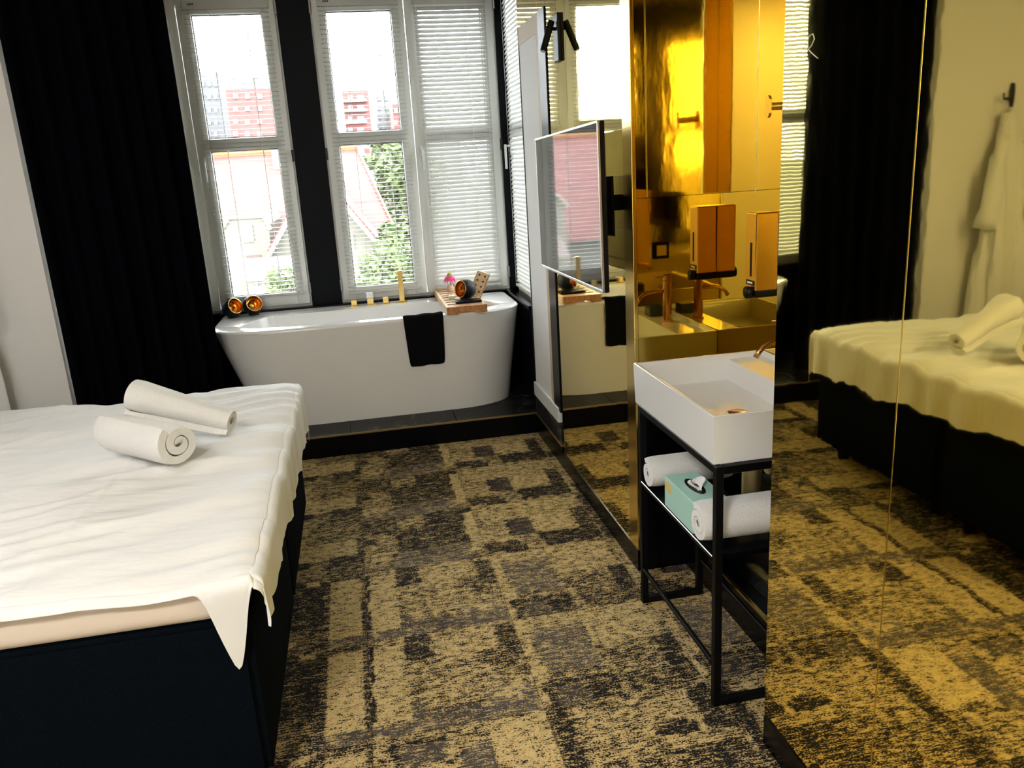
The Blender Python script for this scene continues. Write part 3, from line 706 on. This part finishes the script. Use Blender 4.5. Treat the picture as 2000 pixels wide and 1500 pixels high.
t = thing('basin_tap', 'tall slim brass tap on the washbasin ledge', 'tap', (FX, FY, .856))
put(MB().cyl((FX, FY, .856), (FX, FY, .863), .024), 'base_ring', 'brass_dark', t, True).data.set_sharp_from_angle(angle=.6)
put(MB().cyl((FX, FY, .863), (FX, FY, 1.03), .019), 'column', 'brass_dark', t, True).data.set_sharp_from_angle(angle=.6)
put(MB().cyl((FX, FY, 1.032), (FX, FY, 1.052), .0195), 'cap', 'brass_dark', t, True).data.set_sharp_from_angle(angle=.6)
put(MB().tube([(FX, FY, 1.046), (FX-.03, FY+.01, 1.047), (FX-.075, FY+.02, 1.046)], .0035, 8), 'lever', 'brass_dark', t, True)
put(MB().tube([(FX-.01, FY, .985), (FX-.06, FY, .986), (FX-.09, FY, .983), (FX-.110, FY, .974), (FX-.124, FY, .960), (FX-.134, FY, .944)], .0085, 12), 'spout', 'brass_dark', t, True)
t = thing('soap_box', 'small dark green soap packet on the washbasin ledge', 'soap', (1.26, 2.02, .856))
put(MB().box(1.232, 1.295, 1.985, 2.05, .8562, .900, .002), 'carton', 'box_green', t)
for k in range(3): put(MB().box(1.2312, 1.2322, 1.995, 2.04, .865+.010*k, .868+.010*k), 'printed_line', 'box_print', t)
# dispenser
t = thing('soap_dispenser', 'gold wall soap dispenser with black push knobs beside the mirror cabinet', 'dispenser', (1.29, 2.455, 1.07))
put(MB().box(1.258, XB, 2.42, 2.49, 1.095, 1.345, .004), 'body', 'dispenser_gold', t)
put(MB().box(1.2565, 1.259, 2.449, 2.459, 1.14, 1.25, .0005, 1), 'level_window', 'plastic_black', t)
put(MB().box(1.262, XB, 2.424, 2.486, 1.072, 1.095, .003), 'base', 'plastic_black', t)
put(MB().cyl((1.242, 2.455, 1.088), (1.266, 2.455, 1.088), .020), 'push_knob', 'plastic_black', t, True)
put(MB().box(1.2565, 1.259, 2.428, 2.482, 1.112, 1.128), 'label_strip', 'plastic_black', t)
put(MB().box(1.2555, 1.2575, 2.438, 2.472, 1.117, 1.123), 'lettering', 'tissue', t)
# mirror cabinet, hook, socket
t = thing('mirror_cabinet', 'shallow mirror cabinet above the washbasin', 'cabinet', (1.30, 2.1, 1.392))
put(MB().box(1.285, XB, 1.76, 2.478, 1.392, 2.30, .001, 1), 'body', 'gold_trim', t)
put(MB().box(1.280, 1.285, 1.76, 2.478, 1.392, 2.30), 'mirror_door', 'gold_niche', t)
put(MB().box(1.2795, 1.2855, 2.474, 2.479, 1.392, 2.30), 'edge_profile', 'grey_metal_edge', t)
t = thing('wall_hook', 'pill-shaped gold hook on the mirror cabinet door', 'hook', (1.26, 2.33, 1.65))
put(MB().cyl((1.2795, 2.33, 1.66), (1.243, 2.33, 1.66), .011), 'shaft', 'brass', t, True).data.set_sharp_from_angle(angle=.6)
pts = [(2.33+.0135*math.cos(a), 1.66+(.018 if math.sin(a) > 0 else -.018)+.0135*math.sin(a)) for a in [2*PI*k/32+.01 for k in range(32)]]
put(MB().prism([(1.243, y, z) for y, z in pts], (-.008, 0, 0)), 'pill_head', 'brass', t)
t = thing('wall_socket', 'black framed wall socket inside the gold niche', 'socket', (1.25, YN, 1.10))
put(MB().box(1.213, 1.293, YN, YN+.012, 1.06, 1.14, .003), 'frame', 'plastic_black', t)
put(MB().box(1.228, 1.278, YN+.012, YN+.016, 1.075, 1.125, .002), 'insert', 'gold_trim', t)

# ------------------------------------------------------------------ rolled towels
def roll(name, label, cat, p0, p1, r, turns=3.2, th=None, spin=0, taper=0, group=None, sag=.0):
    p0, p1 = Vector(p0), Vector(p1); d = p1-p0; L = d.length
    t = thing(name, label, cat, (p0+p1)/2 - Vector((0, 0, r)), group=group)
    q_ = d.to_track_quat('Z', 'Y'); th = th or r/(turns+.3); N = int(turns*22); rows = []
    def sec(w_, wob):
        o_, i_ = [], []
        for k in range(N+1):
            a = spin + 2*PI*turns*k/N; rad = r - th*turns*(k/N)
            rad *= 1 - taper*w_
            rad *= 1+.035*noise.noise((math.cos(a)*1.4, math.sin(a)*1.4, wob+k/N*2)); thk = th*.86
            o_.append((rad*math.cos(a), rad*math.sin(a)*.95)); i_.append(((rad-thk)*math.cos(a), (rad-thk)*math.sin(a)*.95))
        return o_ + i_[::-1]
    S = 12
    for i in range(S+1):
        u = i/S; edge = .93 if i in (0, S) else 1
        pr = sec(u, u*1.2+spin); rows.append([p0 + d*u + q_ @ Vector((x*edge, y*edge, 0)) for x, y in pr])
    b = bmesh.new(); V = [[b.verts.new(p) for p in rw] for rw in rows]; k = len(V[0])
    for i in range(S):
        for j in range(k): b.faces.new((V[i][j], V[i][(j+1) % k], V[i+1][(j+1) % k], V[i+1][j]))
    for rw, fl_ in ((V[0], 1), (V[-1], 0)):
        for j in range(N):
            f_ = (rw[j], rw[j+1], rw[k-2-j], rw[k-1-j]); b.faces.new(f_ if not fl_ else f_[::-1])
    bmesh.ops.recalc_face_normals(b, faces=b.faces[:])
    mb = MB(); mb._add(b); o = put(mb, 'terry_roll', 'terry_white', t, True); autosmooth(o, 60)
    return t
BT = .655
a0, a1 = atz(232, 840, BT+.096), atz(350, 866, BT+.096)
dd = (a1-a0).normalized()
roll('rolled_towel', 'lower rolled white towel on the bed with its spiral end showing', 'towel', a0-dd*.02, a1+dd*.0, .086, 2.3, spin=2.2)
c0 = aty(258, 774, a0.y+.13); c1 = atz(452, 824, BT+.074)
roll('rolled_towel', 'upper rolled white towel resting across the other roll on the bed', 'towel', c0, c1, .086, 2.3, spin=4.0, taper=.36)
roll('rolled_towel', 'rolled white towel at the far end of the stand shelf behind the tissue box', 'towel', (.866, 2.375, .530), (1.15, 2.375, .530), .0585, 2.6, spin=1.0)
roll('rolled_towel', 'rolled white towel beside the front leg of the basin stand', 'towel', (.862, 1.965, .537), (1.15, 1.965, .537), .066, 2.6, spin=1.0)
# tissue box
t = thing('tissue_box', 'mint green tissue box with a pulled tissue on the stand shelf', 'tissue box', (.93, 2.13, .4705))
put(MB().box(.876, .985, 2.030, 2.250, .4705, .570, .002), 'carton', 'mint_card', t)
pts = [(.93+.022*math.cos(a), 2.14+.062*math.sin(a)) for a in [2*PI*k/24 for k in range(24)]]
put(MB().prism([(x, y, .5702) for x, y in pts], (0, 0, .0008)), 'opening', 'plastic_black', t)
P = []
for i in range(7):
    u = i/6; P.append([(.93+(.006+.016*u)*math.cos(a*1.0)*(1+.4*math.sin(3*a+u*2)), 2.135+(.040-.012*u)*math.sin(a)*(1+.2*math.sin(5*a+u)), .565+.022*u*(1+.5*math.sin(2*a+1))) for a in [2*PI*k/26 for k in range(26)]])
put(MB().grid(P, True), 'tissue', 'tissue', t, True)
put(MB().box(.8752, .8762, 2.195, 2.238, .525, .560), 'printed_badge', 'print_gold', t)

# ------------------------------------------------------------------ bed
bed = thing('bed', 'wide box-spring bed upholstered in dark navy fabric', 'bed', (-1.3, 2.7, 0))
EX, EY0, EY1 = -.345, 1.825, 3.585
for y0, y1 in ((EY0, 2.700), (2.706, EY1)):
    b = bmesh.new(); bmesh.ops.create_cube(b, size=1); bmesh.ops.subdivide_edges(b, edges=b.edges[:], cuts=7, use_grid_fill=True)
    for v in b.verts:
        u, vv, ww = v.co.x*2, v.co.y*2, v.co.z*2
        x = -2.36 + (EX-.0+2.36)*(v.co.x+.5); y = y0+(y1-y0)*(v.co.y+.5); z = .075+(.535-.075)*(v.co.z+.5)
        bul = .016*(1-ww*ww)
        if abs(u) > .99: x += math.copysign(bul*(1-vv**4*.9), u)
        if abs(vv) > .99 and (y1 > 3 and vv > 0 or y0 < 2 and vv < 0): y += math.copysign(bul, vv)
        v.co = (x, y, z)
    bmesh.ops.bevel(b, geom=[e_ for e_ in b.edges if e_.calc_face_angle(0) > 1.0], offset=.018, segments=3, affect='EDGES')
    mb = MB(); mb._add(b); autosmooth(put(mb, 'box_spring', 'navy_fabric', bed), 40)
    for x in (-2.28, EX-.09):
        for y in (y0+.10, y1-.10): put(MB().cyl((x, y, 0), (x, y, .08), .024, .03, 14), 'leg', 'plastic_black', bed)
mb = MB().box(-2.36, EX+.005, EY0-.012, EY1-.0, .535, .638, .035, 5)
autosmooth(put(mb, 'mattress_topper', 'mattress_cream', bed), 50)
hb = MB().box(-2.48, -2.365, EY0-.05, EY1+.05, .05, 1.15, .02, 3)
autosmooth(put(hb, 'headboard', 'navy_fabric', bed), 50)
# sheet
def wr(x, y):
    z = 0
    f1 = noise.noise((x*1.6+y*.9, y*5.0-x*1.0, 1.7)); z += .016*(1-abs(f1)*2.2)
    f2 = noise.noise((x*2.6+3, y*10-x*2.6, 5.1)); z += .010*(1-abs(f2)*2.4)
    f3 = noise.noise((x*7+y*4, y*22-x*5, 9.2)); z += .004*f3
    z += .008*noise.noise((x*1.3, y*1.3, 2.2))
    for cxx, a in ((-.80, .06), (-1.32, .05)):
        e_ = (x-cxx-a*(y-2.7)); z += .005*math.exp(-(e_/.008)**2)
    return z
def sheet():
    top = BT-.006; X0, X1, Y0, Y1 = -2.33, -.318, EY0-.022, EY1+.012
    us = [X0+(X1-X0)*i/130 for i in range(131)] ; ov = [.005*(i+1) for i in range(6)] + [.03+.014*(i+1) for i in range(16)]
    vs = [Y0+(Y1-Y0)*j/118 for j in range(119)]
    U = [(x, 0) for x in us] + [(X1, o_) for o_ in ov]
    Vn = [(Y0, -o_) for o_ in ov[::-1]] + [(y, 0) for y in vs] + [(Y1, o_) for o_ in ov]
    OR = ov[-1]
    P = []
    for y, t_ in Vn:
        row = []
        for x, s_ in U:
            # scale overhang lengths
            kx = .56 + .32*min(1, max(0, (y-1.9)/1.5)) + .02*math.sin(y*5+1)+.015*math.sin(y*11)
            ky = (.15 if t_ < 0 else .80)*(1+.15*math.sin(x*4)) + (1.0*max(0, 1-abs(x+.378)/.052)**.8 if t_ < 0 else 0)
            s2 = s_*kx; t2 = t_*ky
            r_ = math.hypot(s2, t2)
            if r_ == 0:
                fx = min(1, (X1-x)/.05); fy = min(1, (y-Y0)/.05, (Y1-y)/.05)
                edge = 1-(1-max(0, min(fx, fy)))**2*.0
                dz = .016*((1-fx)**2 + (1-max(0, fy))**2)
                row.append((x, y, top+wr(x, y)-dz*.8)); continue
            cs, sn = s2/r_, t2/r_; R_ = .030
            base = top+wr(x, y)-.013*(2 if (s_ > 0 and t_ != 0) else 1)
            if r_ < R_*PI/2: hor, dn = R_*math.sin(r_/R_), R_*(1-math.cos(r_/R_))
            else: hor, dn = R_, R_+(r_-R_*PI/2)
            dn_ = dn
            along = y if abs(cs) > abs(sn) else x
            ph = 24*(y*abs(cs)+x*abs(sn)) + 3*math.sin(7*y)
            fold = min(1, dn/.12)*(.006*math.sin(ph)+.006*noise.noise((x*9, y*9, dn*6)))
            fold *= .35 if (s_ > 0 and t_ > 0) else 1
            hor2 = hor-.006+fold - (.020*min(1, dn/.25) if t_ < 0 and s_ == 0 else 0)
            px_, py_ = x+cs*hor2, y+sn*hor2
            row.append((px_, py_, base-dn_))
        P.append(row)
    o = put(MB().grid(P), 'bed_sheet', 'sheet_white', None, True)
    tag(o, 'crumpled white sheet spread over the bed and drooping at the corner', 'sheet')
    o.modifiers.new('s', 'SUBSURF').levels = 0; o.modifiers['s'].render_levels = 1
sheet()

# ------------------------------------------------------------------ coat rack with robes on the white wall
t = thing('coat_rack', 'black wall coat rack on the white wall beside the curtain', 'coat rack', (-2.03, YP, 1.28))
put(MB().box(-2.045, -2.015, YP-.022, YP-.001, 1.28, 1.82, .003), 'post', 'frame_black', t)
for z, s_ in ((1.73, 1), (1.48, -1), (1.36, 1)):
    put(MB().tube([(-2.03, YP-.015, z), (-2.03+.05*s_, YP-.05, z), (-2.03+.10*s_, YP-.06, z+.0), (-2.03+.105*s_, YP-.06, z+.035)], .008, 8), 'peg', 'frame_black', t, True)
put(MB().lathe([(0, 0), (.035, 0), (.035, .012), (0, .012)], Matrix.Translation((-2.03, YP-.03, 1.56)) @ Matrix.Rotation(PI/2, 4, 'X')), 'knob', 'frame_black', t)
def robe(x, ztop, zbot, lean, label, seed, wtop=.05, wbot=.17):
    t = thing('bathrobe', label, 'bathrobe', (x, YP-.08, zbot))
    P = []; n_ = 64
    for j in range(28):
        u = j/27; z = ztop+(zbot-ztop)*u; wd = wtop+(wbot-wtop)*min(1, u*1.25)**.8; dp = .03+.075*min(1, u*1.5)**.7
        row = []
        for k in range(n_):
            a = 2*PI*k/n_; fd = 1+.16*min(1, u*2)*math.sin(9*a+seed+1.5*u)+.07*math.sin(17*a+seed*2)
            row.append((x+lean*u+wd*math.cos(a)*fd, min(YP-.026, YP-.036-dp+dp*math.sin(a)*fd), z))
        P.append(row)
    o = put(MB().grid(P, True), 'robe_body', 'terry_white', t, True)
    sl = [(x+lean*.2+wtop*.8, YP-.10, ztop-.13), (x+lean*.5+wbot*.75, YP-.15, ztop-.38), (x+lean*.8+wbot*.85, YP-.14, ztop-.66)]
    put(MB().tube([Vector(sl[0]).lerp(Vector(sl[1]), k/5) for k in range(5)]+[Vector(sl[1]).lerp(Vector(sl[2]), k/5) for k in range(6)], lambda u: .042+.03*u, 16), 'sleeve', 'terry_white', t, True)
    put(MB().tube([(x-wtop*.6, YP-.045, ztop+.02), (x, YP-.07, ztop-.05), (x+wtop*.5, YP-.085, ztop-.25), (x+lean*.5, YP-.12, ztop-.55)], .022, 10), 'collar', 'terry_white', t, True)
robe(-1.97, 1.655, .46, .03, 'white bathrobe hanging from the top peg of the black rack', 1, wbot=.15)
robe(-2.30, 1.40, .46, -.03, 'white bathrobe hanging from the lower peg of the black rack', 4, wbot=.13)

# ------------------------------------------------------------------ fill lamps added out of view to brighten the room
for i, (x, y, lab) in enumerate(((-1.9, 1.6, 'added round white fill lamp above the bed, out of view'), (-1.0, -.4, 'added round white fill lamp near the entrance, out of view'))):
    t = thing('fill_lamp', lab, 'lamp', (x, y, HC-.07))
    put(MB().lathe([(.27, .03), (.28, .05), (.28, .068), (0, .068)]), 'housing', 'pvc_white', t, True, True)
    put(MB().lathe([(0, .0), (.16, .004), (.24, .014), (.268, .032), (0, .034)]), 'diffuser', 'fill_glow_bed' if i == 0 else 'fill_glow_entrance', t, True, True)

# ------------------------------------------------------------------ outdoors
GZ = -9.5
struct(put(MB().box(-300, 300, 6.5, 700, GZ-.5, GZ), 'ground', 'ground'), 'open ground outside the windows', 'ground')
def wpoly(px, Y): return [aty(x, y, Y) for x, y in px]
# red-roofed house across the street
hs = thing('house', 'cream house with steep red tiled roofs and gables across the street', 'house', (-5, 24, GZ))
wl = aty(250, 500, 24.2).x; wr_ = aty(757, 500, 24.2).x
put(MB().box(wl, wr_, 24.2, 31, GZ, aty(600, 500, 24.2).z), 'wall', 'wall_cream', hs)
rl, rr_ = aty(250, 300, 29).x, aty(699, 318, 29).x
zr = aty(500, 298, 29).z; ze = aty(600, 510, 23.6).z
# hipped roof solid
b = bmesh.new()
vv = [b.verts.new(p) for p in ((wl-.4, 23.6, ze), (wr_+.5, 23.6, ze), (wr_+.5, 34.4, ze), (wl-.4, 34.4, ze), (rl, 29, zr), (rr_, 29, zr))]
for f_ in ((0, 1, 5, 4), (1, 2, 5), (2, 3, 4, 5), (3, 0, 4), (3, 2, 1, 0)): b.faces.new([vv[k] for k in f_])
mb = MB(); mb._add(b); rf = put(mb, 'roof', 'roof_tile', hs)
put(MB().cyl((rl, 29, zr), (rr_, 29, zr), .22, seg=8), 'ridge_cap', 'roof_orange', rf)
put(MB().cyl((rr_, 29, zr), (wr_+.5, 23.6, ze), .06, seg=8), 'hip_cap', 'roof_tile', rf)
put(MB().box(aty(530, 300, 28).x, aty(548, 300, 28).x, 28, 28.6, aty(540, 306, 28).z-.6, aty(540, 291, 28).z), 'chimney', 'far_white', rf)
# clipped gable in front
Yg = 21.5
g1 = wpoly([(437, 690), (437, 441), (449, 428), (512, 425), (525, 440), (528, 690)], Yg)
for p in g1[:1]+g1[-1:]: p.z = GZ
gw = put(MB().prism(g1, (0, 4.5, 0)), 'clipped_gable', 'wall_cream', hs)
edge = wpoly([(430, 452), (447, 425), (513, 422), (529, 448)], Yg-.05)
put(MB().tube(edge, .055, 6), 'verge', 'trim_cream', gw)
for px in ((470, 440, 497, 472), (480, 500, 515, 545)):
    a_, b_ = aty(px[0], px[1], Yg), aty(px[2], px[3], Yg)
    put(MB().box(a_.x, b_.x, Yg-.04, Yg+.02, b_.z, a_.z), 'gable_window', 'far_white' if px[1] < 480 else 'house_brown', gw)
# main cross gable
Yg2 = 20.5
g2 = wpoly([(535, 690), (528, 494), (614, 334), (748, 490), (756, 690)], Yg2)
g2[0].z = g2[-1].z = GZ
gw = put(MB().prism(g2, (0, 6.5, 0)), 'cross_gable', 'wall_cream', hs)
for q0, q1 in (((524, 502), (614, 333)), ((614, 333), (758, 501))):
    A_, B_ = aty(*q0, Yg2-.25), aty(*q1, Yg2-.25)
    up = Vector((0, 0, .16))
    put(MB().prism([A_+up*.1, B_+up*.1, B_+up, A_+up], (0, 7.5, 0)), 'gable_roof', 'roof_tile', gw)
    put(MB().tube([A_, B_], .06, 6), 'verge', 'trim_cream', gw)
for px in ((555, 520, 572, 560), (690, 455, 694, 485), (702, 500, 707, 540)):
    a_, b_ = aty(px[0], px[1], Yg2), aty(px[2], px[3], Yg2)
    put(MB().box(a_.x, b_.x, Yg2-.04, Yg2+.02, b_.z, a_.z), 'gable_window', 'far_glass', gw)
# second tiled roof (porch) low in front
hp = thing('low_house', 'low brown-roofed outbuilding in front of the gabled house', 'house', (-1, 18.5, GZ))
A_ = aty(480, 520, 18.5); B_ = aty(600, 505, 18.5)
put(MB().box(A_.x, B_.x, 18.5, 20.2, GZ, B_.z-.35), 'wall', 'wall_cream', hp)
put(MB().prism([(A_.x-.2, 18.3, B_.z-.38), (A_.x-.2, 20.3, B_.z-.38), (A_.x-.2, 19.4, B_.z)], (B_.x-A_.x+.4, 0, 0)), 'roof', 'house_brown', hp)
for px in ((497, 535, 505, 562), (510, 533, 518, 560), (536, 530, 545, 558), (566, 528, 576, 556)):
    a_, b_ = aty(px[0], px[1], 18.5), aty(px[2], px[3], 18.5)
    put(MB().box(a_.x, b_.x, 18.46, 18.52, b_.z, a_.z), 'window', 'far_glass', hp)
# distant blocks
def block(label, D, x0, x1, ytop, wallm, cols, rowsy, winm='far_white', stripe=None, cap=None, deep=14):
    a_ = aty(x0, ytop, D); b_ = aty(x1, ytop, D)
    t = thing('apartment_block', label, 'building', ((a_.x+b_.x)/2, D, GZ))
    put(MB().box(a_.x, b_.x, D, D+deep, GZ, a_.z), 'wall', wallm, t)
    if cap:
        put(MB().box(a_.x+(b_.x-a_.x)*.15, b_.x-(b_.x-a_.x)*.25, D+2, D+deep-2, a_.z, a_.z+2.2), 'roof_house', cap, t)
    for yy in rowsy:
        for (c0_, c1_) in cols:
            p, q_ = aty(c0_, yy, D), aty(c1_, yy+9, D)
            put(MB().box(p.x, q_.x, D-.25, D+.2, q_.z, p.z), 'window', winm, t)
    if stripe:
        for yy in rowsy:
            p, q_ = aty(x0+2, yy+11, D), aty(x1-2, yy+13, D)
            put(MB().box(p.x, q_.x, D-1.2, D, q_.z, p.z+.15), 'balcony', stripe, t)
    return t
block('red apartment block with white windows beyond the gabled roof', 165, 440, 530, 176, 'far_red', ((455, 466), (478, 489), (502, 513)), (184, 208, 233, 257), cap='far_grey')
block('pale grey office tower beside the red apartment block', 190, 388, 438, 142, 'far_grey', ((392, 400), (405, 413), (418, 426)), (160, 185, 210, 235, 258), 'far_white')
block('red and white balcony block seen past the black pillar', 170, 668, 719, 178, 'far_red', ((679, 690), (697, 712)), (186, 205, 227, 249, 286, 300), stripe='far_white')
block('slender white tower beyond the trees', 200, 733, 763, 176, 'far_white', ((736, 744), (750, 758)), (188, 206, 224, 242), 'far_grey')
block('low red and white block farther along the street', 185, 766, 830, 203, 'far_red', ((769, 777), (782, 790), (798, 806)), (212, 235, 258, 282), 'far_white')
block('pale terrace of houses beneath the far towers', 120, 640, 900, 284, 'far_white', ((690, 700), (712, 722), (735, 745), (758, 768)), (290,), 'roof_tile')
def tree(label, D, cx_, cy_, rad, squash=1.1, n_=2600, cat='tree', name='tree', lf=.16, seed=1):
    c = aty(cx_, cy_, D); rn = random.Random(seed)
    t = thing(name, label, cat, (c.x, c.y, GZ))
    b = bmesh.new()
    blobs = [(c+Vector((rn.uniform(-.55, .55), rn.uniform(-.55, .55), rn.uniform(-.55, .6)*squash))*rad, rad*rn.uniform(.35, .6)) for _ in range(16)]
    for _ in range(n_):
        bc, br = rn.choice(blobs); v = Vector((rn.gauss(0, 1), rn.gauss(0, 1), rn.gauss(0, 1))).normalized()*br*rn.uniform(.7, 1.05)
        p = bc+v; e1 = Vector((rn.gauss(0, 1), rn.gauss(0, 1), rn.gauss(0, .5))).normalized()*lf*rn.uniform(.6, 1.2); e2 = e1.cross(Vector((rn.gauss(0, 1), rn.gauss(0, 1), rn.gauss(0, 1)))).normalized()*lf*.6
        b.faces.new([b.verts.new(q_) for q_ in (p-e1, p+e2*.8, p+e1, p-e2*.8)])
    mb = MB(); mb._add(b); o = put(mb, 'foliage', 'leaf', t); o['kind'] = 'stuff'
    mb = MB().tube([(c.x, c.y, GZ), (c.x+.1, c.y, (GZ+c.z)/2), (c.x, c.y, c.z)], lambda u: rad*.12*(1-.6*u), 10)
    for k in range(4):
        a = k*1.7; mb.tube([(c.x, c.y, c.z-rad*.6), (c.x+math.cos(a)*rad*.5, c.y+math.sin(a)*rad*.5, c.z+rad*.2)], lambda u: rad*.05*(1-.7*u), 6)
    put(mb, 'trunk', 'bark', t, True)
tree('tall leafy green tree right of the gabled house', 40, 792, 385, 2.4, 1.3, 3600, lf=.22, seed=3)
tree('bushy light green tree low in the garden outside', 17, 780, 545, .85, .8, 2600, lf=.09, seed=5)
tree('small green shrub tree in front of the outbuilding', 15.5, 560, 560, .36, 1.2, 900, lf=.06, seed=8)
tree('dark green tree right beside the gabled house', 19.0, 790, 478, .62, 1.0, 1500, lf=.10, seed=9)
